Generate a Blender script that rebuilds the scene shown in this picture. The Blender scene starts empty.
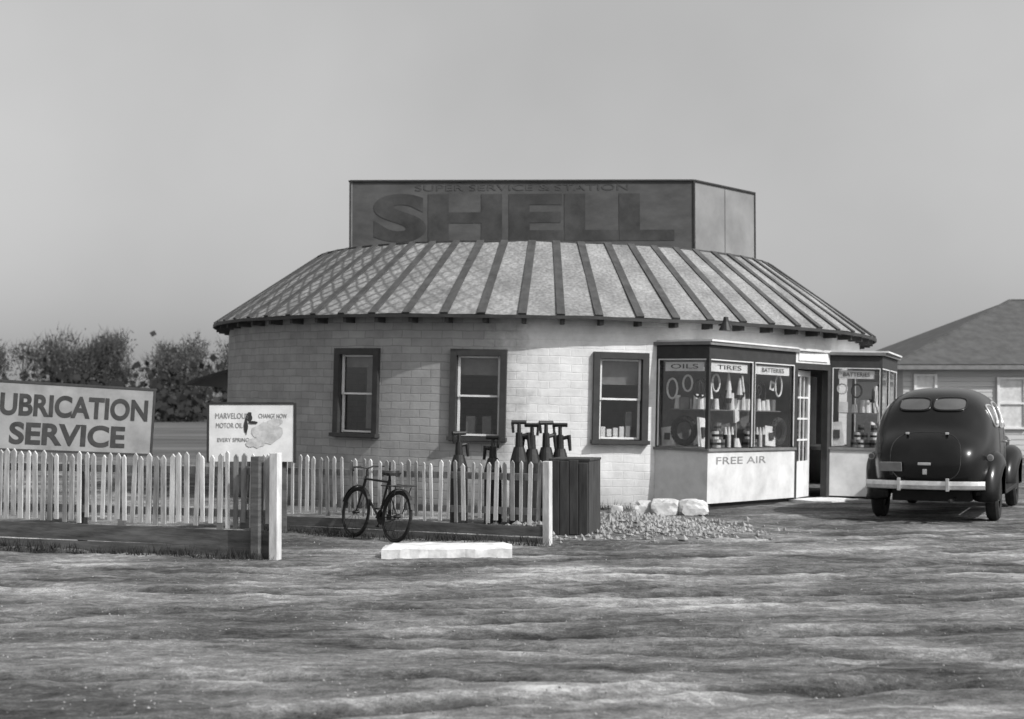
import bpy, bmesh, math, random
from mathutils import Vector, Matrix, noise
from mathutils.bvhtree import BVHTree
random.seed(7)
D=bpy.data; scn=bpy.context.scene
R=math.radians

# ---------------------------------------------------------------- materials
def nodes(name):
    m=D.materials.new(name); m.use_nodes=True
    nt=m.node_tree; b=nt.nodes['Principled BSDF']
    return m,nt,b
def g(v): return (v,v,v,1)
def N(nt,t,**k):
    n=nt.nodes.new(t)
    for a,b in k.items(): setattr(n,a,b)
    return n
def mat(name,base,rough=.8,var=.25,scale=6,bump=.15,metal=0,spec=.4,stretch=(1,1,1),detail=6,fine=True):
    m,nt,b=nodes(name); L=nt.links.new
    tc=N(nt,'ShaderNodeTexCoord'); mp=N(nt,'ShaderNodeMapping'); mp.inputs['Scale'].default_value=stretch
    L(tc.outputs['Object'],mp.inputs['Vector'])
    no=N(nt,'ShaderNodeTexNoise'); no.inputs['Scale'].default_value=scale; no.inputs['Detail'].default_value=detail; no.inputs['Roughness'].default_value=.65
    L(mp.outputs[0],no.inputs['Vector'])
    cr=N(nt,'ShaderNodeValToRGB'); cr.color_ramp.elements[0].position=.3; cr.color_ramp.elements[1].position=.72
    cr.color_ramp.elements[0].color=g(base*(1-var)); cr.color_ramp.elements[1].color=g(min(1,base*(1+var)))
    L(no.outputs['Fac'],cr.inputs[0]); L(cr.outputs[0],b.inputs['Base Color'])
    b.inputs['Roughness'].default_value=rough; b.inputs['Metallic'].default_value=metal
    b.inputs['Specular IOR Level'].default_value=spec
    if bump>0:
        bp=N(nt,'ShaderNodeBump'); bp.inputs['Strength'].default_value=bump; bp.inputs['Distance'].default_value=.02
        L(no.outputs['Fac'],bp.inputs['Height']); L(bp.outputs[0],b.inputs['Normal'])
    return m

M={}
M['trim_dark']=mat('trim_dark',.035,.6,.3)
M['trim_mid']=mat('trim_mid',.17,.7,.25)
M['white_paint']=mat('white_paint',.66,.6,.15,4)
M['apron']=mat('apron_white',.62,.7,.2,2.5)
M['picket']=mat('picket_wood',.40,.85,.5,9,.4,stretch=(1,1,.25))
M['picket2']=mat('picket_wood_grey',.23,.9,.5,9,.4,stretch=(1,1,.25))
M['picket3']=mat('picket_wood_white',.54,.8,.35,9,.4,stretch=(1,1,.25))
M['board']=mat('old_board',.10,.9,.6,5,.4,stretch=(.4,.4,2.5))
M['rafter']=mat('rafter',.06,.85,.4)
M['iron']=mat('iron',.016,.55,.4,12,.2,metal=.1)
M['dark_wood']=mat('dark_wood',.045,.85,.5,7,.3,stretch=(2,2,.3))
M['concrete']=mat('concrete',.62,.9,.3,7,.5)
M['rock']=mat('rock',.5,.9,.35,5,.8)
M['gravel']=mat('gravel',.24,.9,.6,3,.3)
M['car_paint']=mat('car_paint',.006,.24,.4,4,.02,spec=.36)
M['chrome']=mat('chrome',.66,.32,.2,14,0,metal=.75)
M['tire']=mat('tire',.02,.85,.3,20,.2)
M['poster']=mat('poster',.75,.6,.2,7,0)
M['ink']=mat('ink',.03,.7,.4,9,0)
M['ink_faded']=mat('ink_faded',.054,.9,.45,1.8,0,spec=.15)
M['ink_pale']=mat('ink_pale',.069,.9,.25,5,0,spec=.15)
M['interior']=mat('interior',.13,.9,.3)
M['curtain']=mat('curtain',.55,.9,.2,8,.2)
M['leaf']=mat('dry_weeds',.03,.9,.5,6,0)
M['sign_face']=mat('sign_face_weathered',.23,.8,.25,3,.1)
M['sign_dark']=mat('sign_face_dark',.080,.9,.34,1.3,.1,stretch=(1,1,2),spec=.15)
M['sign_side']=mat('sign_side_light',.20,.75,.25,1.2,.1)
M['house_wall']=mat('house_wall',.46,.85,.14,2,.1,stretch=(.2,.2,6))
M['house_roof']=mat('house_roof',.075,.9,.3,3,.3)
M['carglass']=mat('car_glass',.09,.08,.3,2,0,spec=.7)

def glass():
    m=D.materials.new('window_glass'); m.use_nodes=True; nt=m.node_tree; nt.nodes.clear(); L=nt.links.new
    o=N(nt,'ShaderNodeOutputMaterial'); mx=N(nt,'ShaderNodeMixShader'); t=N(nt,'ShaderNodeBsdfTransparent'); t.inputs[0].default_value=g(.94)
    gl=N(nt,'ShaderNodeBsdfGlossy'); gl.inputs['Roughness'].default_value=.04; gl.inputs[0].default_value=g(.9)
    lw=N(nt,'ShaderNodeLayerWeight'); lw.inputs[0].default_value=.5
    p=N(nt,'ShaderNodeMath',operation='POWER'); p.inputs[1].default_value=4; L(lw.outputs['Facing'],p.inputs[0])
    q=N(nt,'ShaderNodeMath',operation='MULTIPLY_ADD'); q.inputs[1].default_value=.9; q.inputs[2].default_value=.06; L(p.outputs[0],q.inputs[0])
    no=N(nt,'ShaderNodeTexNoise'); no.inputs['Scale'].default_value=1.5; bp=N(nt,'ShaderNodeBump'); bp.inputs['Strength'].default_value=.08
    L(no.outputs[0],bp.inputs['Height']); L(bp.outputs[0],gl.inputs['Normal'])
    L(q.outputs[0],mx.inputs[0]); L(t.outputs[0],mx.inputs[1]); L(gl.outputs[0],mx.inputs[2]); L(mx.outputs[0],o.inputs[0])
    return m
M['glass']=glass()

def wallmat():
    m,nt,b=nodes('painted_block'); L=nt.links.new
    uv=N(nt,'ShaderNodeUVMap'); br=N(nt,'ShaderNodeTexBrick')
    wn=N(nt,'ShaderNodeTexNoise'); wn.inputs['Scale'].default_value=3; L(uv.outputs[0],wn.inputs['Vector'])
    vm=N(nt,'ShaderNodeVectorMath',operation='MULTIPLY_ADD'); vm.inputs[1].default_value=(.05,.045,0); L(wn.outputs['Color'],vm.inputs[0]); L(uv.outputs[0],vm.inputs[2])
    br.inputs['Scale'].default_value=1; br.inputs['Brick Width'].default_value=.34; br.inputs['Row Height'].default_value=.125
    br.inputs['Mortar Size'].default_value=.010; br.inputs['Mortar Smooth'].default_value=1
    br.inputs['Color1'].default_value=g(.36); br.inputs['Color2'].default_value=g(.30); br.inputs['Mortar'].default_value=g(.23)
    L(vm.outputs[0],br.inputs['Vector'])
    no=N(nt,'ShaderNodeTexNoise'); no.inputs['Scale'].default_value=1.3; no.inputs['Detail'].default_value=9; no.inputs['Roughness'].default_value=.7
    L(uv.outputs[0],no.inputs['Vector'])
    sp=N(nt,'ShaderNodeSeparateXYZ'); L(uv.outputs[0],sp.inputs[0])
    # paler tone over the right-hand part of the wall, ragged at its edge
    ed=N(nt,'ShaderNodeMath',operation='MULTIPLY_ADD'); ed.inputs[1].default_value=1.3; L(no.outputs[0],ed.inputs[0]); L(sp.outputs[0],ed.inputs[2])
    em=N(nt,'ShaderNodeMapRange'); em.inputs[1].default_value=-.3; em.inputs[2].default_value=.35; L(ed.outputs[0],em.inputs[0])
    pale_mix=N(nt,'ShaderNodeMix',data_type='RGBA'); pale_mix.inputs[7].default_value=g(.70); L(em.outputs[0],pale_mix.inputs[0]); L(br.outputs[0],pale_mix.inputs[6])
    mr=N(nt,'ShaderNodeMapRange'); mr.inputs[1].default_value=.3; mr.inputs[2].default_value=.7; mr.inputs[3].default_value=.70; mr.inputs[4].default_value=1.14
    L(no.outputs[0],mr.inputs[0])
    mx=N(nt,'ShaderNodeMix',data_type='RGBA',blend_type='MULTIPLY'); mx.inputs[0].default_value=1
    L(pale_mix.outputs[2],mx.inputs[6]); L(mr.outputs[0],mx.inputs[7]); 
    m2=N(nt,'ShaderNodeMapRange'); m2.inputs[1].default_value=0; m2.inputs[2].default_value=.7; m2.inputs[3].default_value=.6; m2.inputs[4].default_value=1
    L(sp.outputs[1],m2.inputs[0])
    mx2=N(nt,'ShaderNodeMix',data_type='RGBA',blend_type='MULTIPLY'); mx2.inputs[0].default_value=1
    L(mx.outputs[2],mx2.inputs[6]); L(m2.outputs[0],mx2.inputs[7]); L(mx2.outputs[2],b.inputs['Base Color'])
    bp=N(nt,'ShaderNodeBump'); bp.inputs['Strength'].default_value=.4; bp.inputs['Distance'].default_value=.008; bp.invert=True
    L(br.outputs['Fac'],bp.inputs['Height'])
    bp2=N(nt,'ShaderNodeBump'); bp2.inputs['Strength'].default_value=.5; bp2.inputs['Distance'].default_value=.03; L(no.outputs[0],bp2.inputs['Height']); L(bp.outputs[0],bp2.inputs['Normal'])
    L(bp2.outputs[0],b.inputs['Normal']); b.inputs['Roughness'].default_value=.9; b.inputs['Specular IOR Level'].default_value=.2
    return m
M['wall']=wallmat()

def roofmat():
    m,nt,b=nodes('diamond_shingle'); L=nt.links.new
    uv=N(nt,'ShaderNodeUVMap')
    wn=N(nt,'ShaderNodeTexNoise'); wn.inputs['Scale'].default_value=4; L(uv.outputs[0],wn.inputs['Vector'])
    vm=N(nt,'ShaderNodeVectorMath',operation='MULTIPLY_ADD'); vm.inputs[1].default_value=(.10,.10,0); L(wn.outputs['Color'],vm.inputs[0]); L(uv.outputs[0],vm.inputs[2])
    sp=N(nt,'ShaderNodeSeparateXYZ'); L(vm.outputs[0],sp.inputs[0])
    def ma(op,a,c,v=None):
        n=N(nt,'ShaderNodeMath',operation=op)
        L(a,n.inputs[0])
        if c is not None: L(c,n.inputs[1])
        elif v is not None: n.inputs[1].default_value=v
        return n.outputs[0]
    ad=ma('ADD',sp.outputs[0],sp.outputs[1]); sb=ma('SUBTRACT',sp.outputs[0],sp.outputs[1])
    def line(x):
        x=ma('MULTIPLY',x,None,3.6); x=ma('FRACT',x,None); x=ma('SUBTRACT',x,None,.5); x=ma('ABSOLUTE',x,None)
        x=ma('SUBTRACT',x,None,.26); x=ma('MULTIPLY',x,None,5); n=N(nt,'ShaderNodeClamp'); L(x,n.inputs[0]); return n.outputs[0]
    ln=ma('MAXIMUM',line(ad),line(sb))
    no=N(nt,'ShaderNodeTexNoise'); no.inputs['Scale'].default_value=1.6; no.inputs['Detail'].default_value=8; L(uv.outputs[0],no.inputs['Vector'])
    cr=N(nt,'ShaderNodeValToRGB'); cr.color_ramp.elements[0].position=.3; cr.color_ramp.elements[1].position=.7
    cr.color_ramp.elements[0].color=g(.17); cr.color_ramp.elements[1].color=g(.32); L(no.outputs[0],cr.inputs[0])
    no2=N(nt,'ShaderNodeTexNoise'); no2.inputs['Scale'].default_value=22; no2.inputs['Detail'].default_value=4; L(uv.outputs[0],no2.inputs['Vector'])
    mr=N(nt,'ShaderNodeMapRange'); mr.inputs[1].default_value=.3; mr.inputs[2].default_value=.7; mr.inputs[3].default_value=.65; mr.inputs[4].default_value=1.25; L(no2.outputs[0],mr.inputs[0])
    m0=N(nt,'ShaderNodeMix',data_type='RGBA',blend_type='MULTIPLY'); m0.inputs[0].default_value=1; L(cr.outputs[0],m0.inputs[6]); L(mr.outputs[0],m0.inputs[7])
    mx=N(nt,'ShaderNodeMix',data_type='RGBA'); mx.inputs[7].default_value=g(.07)
    wr=N(nt,'ShaderNodeMapRange'); wr.inputs[1].default_value=-3.4; wr.inputs[2].default_value=0; wr.inputs[3].default_value=.85; wr.inputs[4].default_value=.08; L(sp.outputs[0],wr.inputs[0])
    f=ma('MULTIPLY',ln,wr.outputs[0]); L(f,mx.inputs[0]); L(m0.outputs[2],mx.inputs[6]); L(mx.outputs[2],b.inputs['Base Color'])
    bp=N(nt,'ShaderNodeBump'); bp.invert=True; bp.inputs['Strength'].default_value=.3; bp.inputs['Distance'].default_value=.02; L(f,bp.inputs['Height']); L(bp.outputs[0],b.inputs['Normal'])
    b.inputs['Roughness'].default_value=.95; b.inputs['Specular IOR Level'].default_value=.15
    return m
M['roof']=roofmat()

# ---------------------------------------------------------------- mesh helpers
class MB:
    def __init__(s): s.v=[]; s.f=[]; s.m=[]; s.mats=[]
    def mi(s,mt):
        if mt not in s.mats: s.mats.append(mt)
        return s.mats.index(mt)
    def add(s,vs,fs,mt):
        o=len(s.v); s.v+= [tuple(v) for v in vs]; k=s.mi(mt)
        for f in fs: s.f.append(tuple(i+o for i in f)); s.m.append(k)
    def box(s,c,dim,mt,rz=0,M4=None,rx=0,ry=0):
        dx,dy,dz=[d/2 for d in dim]
        vs=[Vector((x*dx,y*dy,z*dz)) for z in(-1,1) for y in(-1,1) for x in(-1,1)]
        T=M4 if M4 else Matrix.Translation(Vector(c))@Matrix.Rotation(rz,4,'Z')@Matrix.Rotation(ry,4,'Y')@Matrix.Rotation(rx,4,'X')
        s.add([T@v for v in vs],[(0,2,3,1),(4,5,7,6),(0,1,5,4),(2,6,7,3),(0,4,6,2),(1,3,7,5)],mt)
    def seg(s,a,b,w,h,mt,z0=None):
        a=Vector(a); b=Vector(b); d=b-a; l=d.length; d.normalize()
        up=Vector((0,0,1)); 
        if abs(d.z)>.99: up=Vector((0,1,0))
        x=d.cross(up).normalized(); z=x.cross(d).normalized()
        T=Matrix(((x.x,d.x,z.x,0),(x.y,d.y,z.y,0),(x.z,d.z,z.z,0),(0,0,0,1))); T=Matrix.Translation((a+b)/2)@T
        s.box(None,(w,l,h),mt,M4=T)
    def cyl(s,a,b,r0,r1,mt,n=12,cap=True):
        a=Vector(a); b=Vector(b); d=(b-a).normalized(); up=Vector((0,0,1)) if abs(d.z)<.9 else Vector((0,1,0))
        x=d.cross(up).normalized(); y=d.cross(x)
        vs=[];
        for p,r in((a,r0),(b,r1)):
            for i in range(n):
                t=2*math.pi*i/n; vs.append(p+x*math.cos(t)*r+y*math.sin(t)*r)
        fs=[(i,(i+1)%n,n+(i+1)%n,n+i) for i in range(n)]
        if cap: fs+=[tuple(range(n-1,-1,-1)),tuple(range(n,2*n))]
        s.add(vs,fs,mt)
    def make(s,name,parent=None,smooth=False,bevel=0,sub=0,uv=None):
        me=D.meshes.new(name); me.from_pydata(s.v,[],s.f)
        for m in s.mats: me.materials.append(m)
        for p,k in zip(me.polygons,s.m): p.material_index=k; p.use_smooth=smooth
        if uv:
            l=me.uv_layers.new(name='UVMap')
            for lp in me.loops: l.data[lp.index].uv=uv[lp.vertex_index]
        bm=bmesh.new(); bm.from_mesh(me); bmesh.ops.recalc_face_normals(bm,faces=bm.faces) ; bm.to_mesh(me); bm.free()
        ob=D.objects.new(name,me); scn.collection.objects.link(ob)
        if parent: ob.parent=parent
        if bevel:
            b=ob.modifiers.new('bevel','BEVEL'); b.width=bevel; b.segments=2; b.limit_method='ANGLE'
        if sub:
            b=ob.modifiers.new('sub','SUBSURF'); b.levels=sub; b.render_levels=sub
        return ob
def empty(name,loc=(0,0,0),rot=(0,0,0)):
    e=D.objects.new(name,None); e.location=loc; e.rotation_euler=rot; scn.collection.objects.link(e); return e
def text(name,body,center,d,size,mt,parent=None,n=None,up=(0,0,1),wid=None,ext=.002,offset=.0,hscale=1):
    cu=D.curves.new(name,'FONT'); cu.body=body; cu.size=size; cu.extrude=ext; cu.align_x='CENTER'; cu.align_y='CENTER'; cu.offset=offset
    t=D.objects.new(name,cu); scn.collection.objects.link(t); bpy.context.view_layer.update()
    me=D.meshes.new_from_object(t.evaluated_get(bpy.context.evaluated_depsgraph_get())); D.objects.remove(t)
    w=max(v.co.x for v in me.vertices)-min(v.co.x for v in me.vertices)
    sx=(wid/w) if wid else 1; sy=hscale
    d=Vector(d).normalized(); up=Vector(up).normalized(); nn=d.cross(up)
    T=Matrix(((d.x,up.x,nn.x,center[0]),(d.y,up.y,nn.y,center[1]),(d.z,up.z,nn.z,center[2]),(0,0,0,1)))
    me.transform(T@Matrix.Diagonal((sx,sy,1,1)))
    me.materials.clear(); me.materials.append(mt)
    ob=D.objects.new(name,me); scn.collection.objects.link(ob)
    if parent: ob.parent=parent
    return ob

# ---------------------------------------------------------------- ground
TR=[(8.0,-.05,.012,.11),(9.3,-.05,.012,.11),(9.9,.10,.0,.10),(11.3,.10,.0,.10),(11.9,-.06,.02,.12),(13.3,-.06,.02,.12),
    (10.6,.32,-.008,.10),(12.0,.32,-.008,.10),(12.6,.20,.03,.11),(14.2,.20,.03,.11),(7.4,.22,.0,.10),(14.9,.02,.025,.12),(16.2,.03,.03,.12)]
def track(x,y):
    t=0; lip=0
    for c,a,q,w in TR:
        yy=y-(c+a*x+q*x*x+.22*math.sin(x*.45+c)); 
        if abs(yy)<.8:
            fade=.45+.55*max(0,min(1,.5+noise.noise(Vector((x*.5,c,0)))*1.5))
            t=max(t,math.exp(-(yy/w)**2)*fade); lip=max(lip,math.exp(-((abs(yy)-w*2.1)/(w*.9))**2)*fade)
    return t,lip
def gz(x,y,tl=None):
    k=1 if y<45 else max(0,1-(y-45)/40)
    t,lip=tl if tl else track(x,y)
    z=.03*noise.noise(Vector((x*.35,y*.7,0)))+.016*noise.noise(Vector((x*1.2,y*2.2,3)))+.018*noise.noise(Vector((x*3.5,y*5,9)))+.012*noise.noise(Vector((x*9,y*11,2)))
    z+=-.045*t+.018*lip
    yy=y-(8.0+.55*(x-2.0)); z-=.07*math.exp(-(yy/.16)**2)*math.exp(-((x-2.1)/.9)**2)
    z*=k
    z+=.15*math.exp(-((x-1.5)/.9)**2-((y-18.2)/.75)**2)
    return z
def axis(lo,hi,step,far0,far1,gr):
    a=[]; v=lo
    while v<=hi: a.append(v); v+=step
    s=step; v=hi
    while v<far1: s*=gr; v+=s; a.append(v)
    s=step; v=lo
    while v>far0: s*=gr; v-=s; a.insert(0,v)
    return a
xs=axis(-8,9,.07,-900,900,1.13); ys=axis(6,20,.05,-30,1500,1.1)
b=MB(); vs=[]; tv=[]
for y in ys:
    for x in xs:
        tl=track(x,y) if (-12<x<12 and y<30) else (0,0)
        vs.append((x,y,gz(x,y,tl))); tv.append(tl)
nx=len(xs)
fs=[(j*nx+i,j*nx+i+1,(j+1)*nx+i+1,(j+1)*nx+i) for j in range(len(ys)-1) for i in range(nx-1)]
def groundmat():
    m,nt,bs=nodes('dirt_ground'); L=nt.links.new
    tc=N(nt,'ShaderNodeTexCoord')
    def nz(scale,st,detail,rough=.6,dist=0,off=(0,0,0),rz=0):
        mp=N(nt,'ShaderNodeMapping'); mp.inputs['Scale'].default_value=st; mp.inputs['Location'].default_value=off; mp.inputs['Rotation'].default_value=(0,0,rz)
        L(tc.outputs['Object'],mp.inputs['Vector'])
        n=N(nt,'ShaderNodeTexNoise'); n.inputs['Scale'].default_value=scale; n.inputs['Detail'].default_value=detail; n.inputs['Roughness'].default_value=rough; n.inputs['Distortion'].default_value=dist
        L(mp.outputs[0],n.inputs['Vector']); return n.outputs['Fac']
    def ma(op,a,c=None,v=None):
        n=N(nt,'ShaderNodeMath',operation=op); L(a,n.inputs[0])
        if c is not None: L(c,n.inputs[1])
        elif v is not None: n.inputs[1].default_value=v
        return n.outputs[0]
    a=nz(.85,(.6,1,1),5,.6,.4,(3.4,1.6,0)); s=nz(2.0,(.38,1.5,1),9,.72,.3,rz=R(7)); s2=nz(6.0,(.4,1.3,1),8,.75,.2,rz=R(-9)); f=nz(16,(.8,1.1,1),7,.75); ff=nz(60,(1,1,1),3,.75)
    t=ma('ADD',ma('MULTIPLY',a,None,.42),ma('MULTIPLY',s,None,.26))
    t=ma('ADD',t,ma('MULTIPLY',s2,None,.22)); t=ma('ADD',t,ma('MULTIPLY',f,None,.26)); t=ma('ADD',t,ma('MULTIPLY',ff,None,.15))
    at=N(nt,'ShaderNodeAttribute',attribute_name='track'); sx=N(nt,'ShaderNodeSeparateXYZ'); L(at.outputs['Vector'],sx.inputs[0])
    t=ma('SUBTRACT',t,ma('MULTIPLY',sx.outputs[0],None,.075)); t=ma('ADD',t,ma('MULTIPLY',sx.outputs[1],None,.04))
    cr=N(nt,'ShaderNodeValToRGB'); e=cr.color_ramp.elements
    e[0].position=.54; e[0].color=g(.03); e[1].position=.80; e[1].color=g(.55)
    q=e.new(.625); q.color=g(.10); q=e.new(.70); q.color=g(.22)
    L(t,cr.inputs[0])
    fl=nz(.12,(.4,1.5,1),8,.7); cf=N(nt,'ShaderNodeValToRGB'); cf.color_ramp.elements[0].position=.35; cf.color_ramp.elements[1].position=.7
    cf.color_ramp.elements[0].color=g(.06); cf.color_ramp.elements[1].color=g(.17); L(fl,cf.inputs[0])
    sp=N(nt,'ShaderNodeSeparateXYZ'); L(tc.outputs['Object'],sp.inputs[0])
    mr=N(nt,'ShaderNodeMapRange'); mr.inputs[1].default_value=30; mr.inputs[2].default_value=50; L(sp.outputs[1],mr.inputs[0])
    mx=N(nt,'ShaderNodeMix',data_type='RGBA'); L(mr.outputs[0],mx.inputs[0]); L(cr.outputs[0],mx.inputs[6]); L(cf.outputs[0],mx.inputs[7])
    L(mx.outputs[2],bs.inputs['Base Color'])
    bp=N(nt,'ShaderNodeBump'); bp.inputs['Strength'].default_value=.7; bp.inputs['Distance'].default_value=.06
    hb=ma('ADD',ma('MULTIPLY',f,None,.5),ma('MULTIPLY',ff,None,.35)); hb=ma('ADD',hb,ma('MULTIPLY',s2,None,.3)); L(hb,bp.inputs['Height']); L(bp.outputs[0],bs.inputs['Normal'])
    bs.inputs['Roughness'].default_value=.95; bs.inputs['Specular IOR Level'].default_value=.15
    return m
b.add(vs,fs,groundmat()); go=b.make('ground',smooth=True)
at=go.data.attributes.new('track','FLOAT_VECTOR','POINT')
flat=[]
for t,l in tv: flat+=[t,l,0.0]
at.data.foreach_set('vector',flat)

b=MB()
def stone(b,c,r,mt,fl=.6):
    vs=[]
    for d in((1,0,0),(-1,0,0),(0,1,0),(0,-1,0),(0,0,1),(0,0,-1)):
        k=r*random.uniform(.6,1.3); vs.append((c[0]+d[0]*k,c[1]+d[1]*k,c[2]+d[2]*k*fl))
    b.add(vs,[(0,2,4),(2,1,4),(1,3,4),(3,0,4),(2,0,5),(1,2,5),(3,1,5),(0,3,5)],mt)
for i in range(6000):
    if i<3200:
        x=random.gauss(1.5,.7); y=random.gauss(18.1,.65); r=abs(random.gauss(.0,.020))+.007
    else:
        y=7+random.random()**1.1*16; x=random.uniform(-.42,.42)*y; r=random.uniform(.003,.011)
    stone(b,(x,y,gz(x,y)+r*.2),r,M['gravel'],.9)
b.make('gravel')

# ---------------------------------------------------------------- round service station
CX,CY=.546,27.69
ST=empty('round_service_station',(CX,CY,0),(0,R(1.3),0))
RW=6.09; H=3.02
def pol(r,th): return (r*math.sin(R(th)),-r*math.cos(R(th)))
wins=[(-34.4,-26.2),(-14.7,-6.3),(6.2,14.5)]
WZ0,WZ1=1.01,2.44
bp=set([-180,180,15.8,43.2,53.3,92])
for a,c in wins: bp|={a,c}
bp=sorted(bp); ths=[]
for a,c in zip(bp,bp[1:]):
    n=max(1,int((c-a)/2.5)); ths+=[a+(c-a)*i/n for i in range(n)]
ths.append(180)
zs=[-.3,.0,WZ0,WZ1,2.6,H+.10]
b=MB(); vs=[];uv=[]
for t in ths:
    for z in zs:
        x,y=pol(RW,t); vs.append((x,y,z)); uv.append((R(t)*RW,z+.0))
fs=[];nz_=len(zs)
for i in range(len(ths)-1):
    tm=(ths[i]+ths[i+1])/2
    for j in range(nz_-1):
        zm=(zs[j]+zs[j+1])/2
        if any(a<tm<c for a,c in wins) and WZ0<zm<WZ1: continue
        if 15.8<tm<92 and zm<2.6: continue
        fs.append((i*nz_+j,(i+1)*nz_+j,(i+1)*nz_+j+1,i*nz_+j+1))
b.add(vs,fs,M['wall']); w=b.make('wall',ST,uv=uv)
sm=w.modifiers.new('sol','SOLIDIFY'); sm.thickness=.16; sm.offset=-1
me=w.data; p=me.polygons[0]; 
if p.normal.x*p.center.x+p.normal.y*p.center.y<0: sm.offset=1
b=MB()
ring=[(*pol(5.9,t),0) for t in range(0,360,8)]
b.add([(x,y,.05) for x,y,z in ring],[tuple(range(len(ring)))],M['interior'])
b.add([(x,y,2.98) for x,y,z in ring],[tuple(range(len(ring)))],M['interior'])
b.make('floor_and_ceiling',ST)
for k,(a,c) in enumerate(wins):
    b=MB(); tm=(a+c)/2; p0=Vector((*pol(RW,a),0)); p1=Vector((*pol(RW,c),0)); d=(p1-p0); W=d.length; d.normalize(); nrm=Vector((d.y,-d.x,0))
    mid=(p0+p1)/2; rz=math.atan2(d.y,d.x); hz=(WZ0+WZ1)/2; HH=WZ1-WZ0
    def bx(s,z,dep,w_,h_,t_,mt): 
        c3=mid+d*s+nrm*dep; b.box((c3.x,c3.y,z),(w_,t_,h_),mt,rz)
    tk=.10
    for s in(-1,1): bx(s*(W/2-tk/2),hz,.0,tk,HH,.14,M['trim_dark'])
    bx(0,WZ1-tk/2,.002,W-2*tk-.002,tk,.14,M['trim_dark']); bx(0,WZ0+.04,.03,W+.04,.06,.2,M['trim_dark'])
    iw=W/2-tk; z0=WZ0+.08; z1=WZ1-tk; zm=(z0+z1)/2
    wp=M['white_paint']
    for (q0,q1,dep) in((zm-.02,z1,-.03),(z0,zm+.02,-.055)):
        for s in(-1,1): bx(s*(iw-.0275),(q0+q1)/2,dep,.035,q1-q0,.035,wp)
        bx(0,q1-.02,dep+.001,2*iw-.1,.03,.033,wp); bx(0,q0+.02,dep+.001,2*iw-.1,.03,.033,wp)
        bx(0,(q0+q1)/2,dep-.004,2*iw-.1,q1-q0-.08,.004,M['glass'])
    bx(0,z1-.1-.05*k,-.16,2*iw,.2+.1*k,.006,M['trim_mid'])
    if k==0: bx(.12,hz,-.2,.16,HH-.3,.01,M['trim_mid'])
    if k==1:
        for q in(-.16,.1): bx(q,z0+.16,-.25,.14,.3,.1,M['trim_mid'])
    if k==2:
        for q in range(5):
            bx(-.22+q*.1,z0+.1,-.2,.07,.1+.12*random.random(),.07,M['poster'])
        bx(.2,z0+.3,-.24,.1,.26,.05,M['trim_mid'])
    b.make('window',ST)
# roof
NB=66; R1,Z1_,R2,Z2_=6.37,2.97,4.48,4.31
b=MB(); vs=[];uv=[];NS=108; rows=[(R1,Z1_),( (R1+R2)/2,(Z1_+Z2_)/2+.015),(R2,Z2_),(.01,4.50)]
acc=[0]
for i in range(1,len(rows)): acc.append(acc[-1]+math.hypot(rows[i][0]-rows[i-1][0],rows[i][1]-rows[i-1][1]))
for i in range(NS+1):
    t=-180+360*i/NS
    for j,(r,z) in enumerate(rows):
        wob=.025*noise.noise(Vector((i*.35,j*2.1,0))) if i not in(0,NS) else 0
        vs.append((*pol(r,t),z+wob)); uv.append((R(t)*5.4,acc[j]))
nr=len(rows); fs=[(i*nr+j,(i+1)*nr+j,(i+1)*nr+j+1,i*nr+j+1) for i in range(NS) for j in range(nr-1)]
b.add(vs,fs,M['roof']); b.make('roof',ST,uv=uv)
b=MB()
for i in range(NB):
    t=360*i/NB+1.2+.4*noise.noise(Vector((i*1.7,0,0)))
    a=Vector((*pol(R1+.01,t),Z1_+.008)); c=Vector((*pol(R2-.01,t+.4*noise.noise(Vector((i*1.7,5,0)))),Z2_+.012)); b.seg(a,c,.125,.04,M['rafter'])
b.make('roof_battens',ST)
b=MB()
for i in range(72):
    a,c=i*5,i*5+5
    wa=.02*noise.noise(Vector((a*.11,1,0))); wc=.02*noise.noise(Vector((c*.11,1,0)))
    pa=Vector((*pol(R1+.012,a),Z1_-.03+wa)); pc=Vector((*pol(R1+.012,c),Z1_-.03+wc)); b.seg(pa,pc,.03,.05,M['trim_dark'])
    pa=Vector((*pol(R2-.01,a),Z2_+.005)); pc=Vector((*pol(R2-.01,c),Z2_+.005)); b.seg(pa,pc,.05,.03,M['rafter'])
b.make('eave_fascia',ST)
b=MB()
vs=[(*pol(r,t),z) for t in range(0,360,5) for r,z in((RW-.05,Z1_-.02),(R1,Z1_-.03))]; n=72
b.add(vs,[(2*i,2*i+1,(2*i+3)%(2*n),(2*i+2)%(2*n)) for i in range(n)],M['rafter'])
for i in range(NB):
    t=360*i/NB+1.5
    b.seg((*pol(RW-.02,t),Z1_-.08),(*pol(R1-.04,t),Z1_-.08),.06,.09,M['rafter'])
b.make('rafter_tails',ST)

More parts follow.
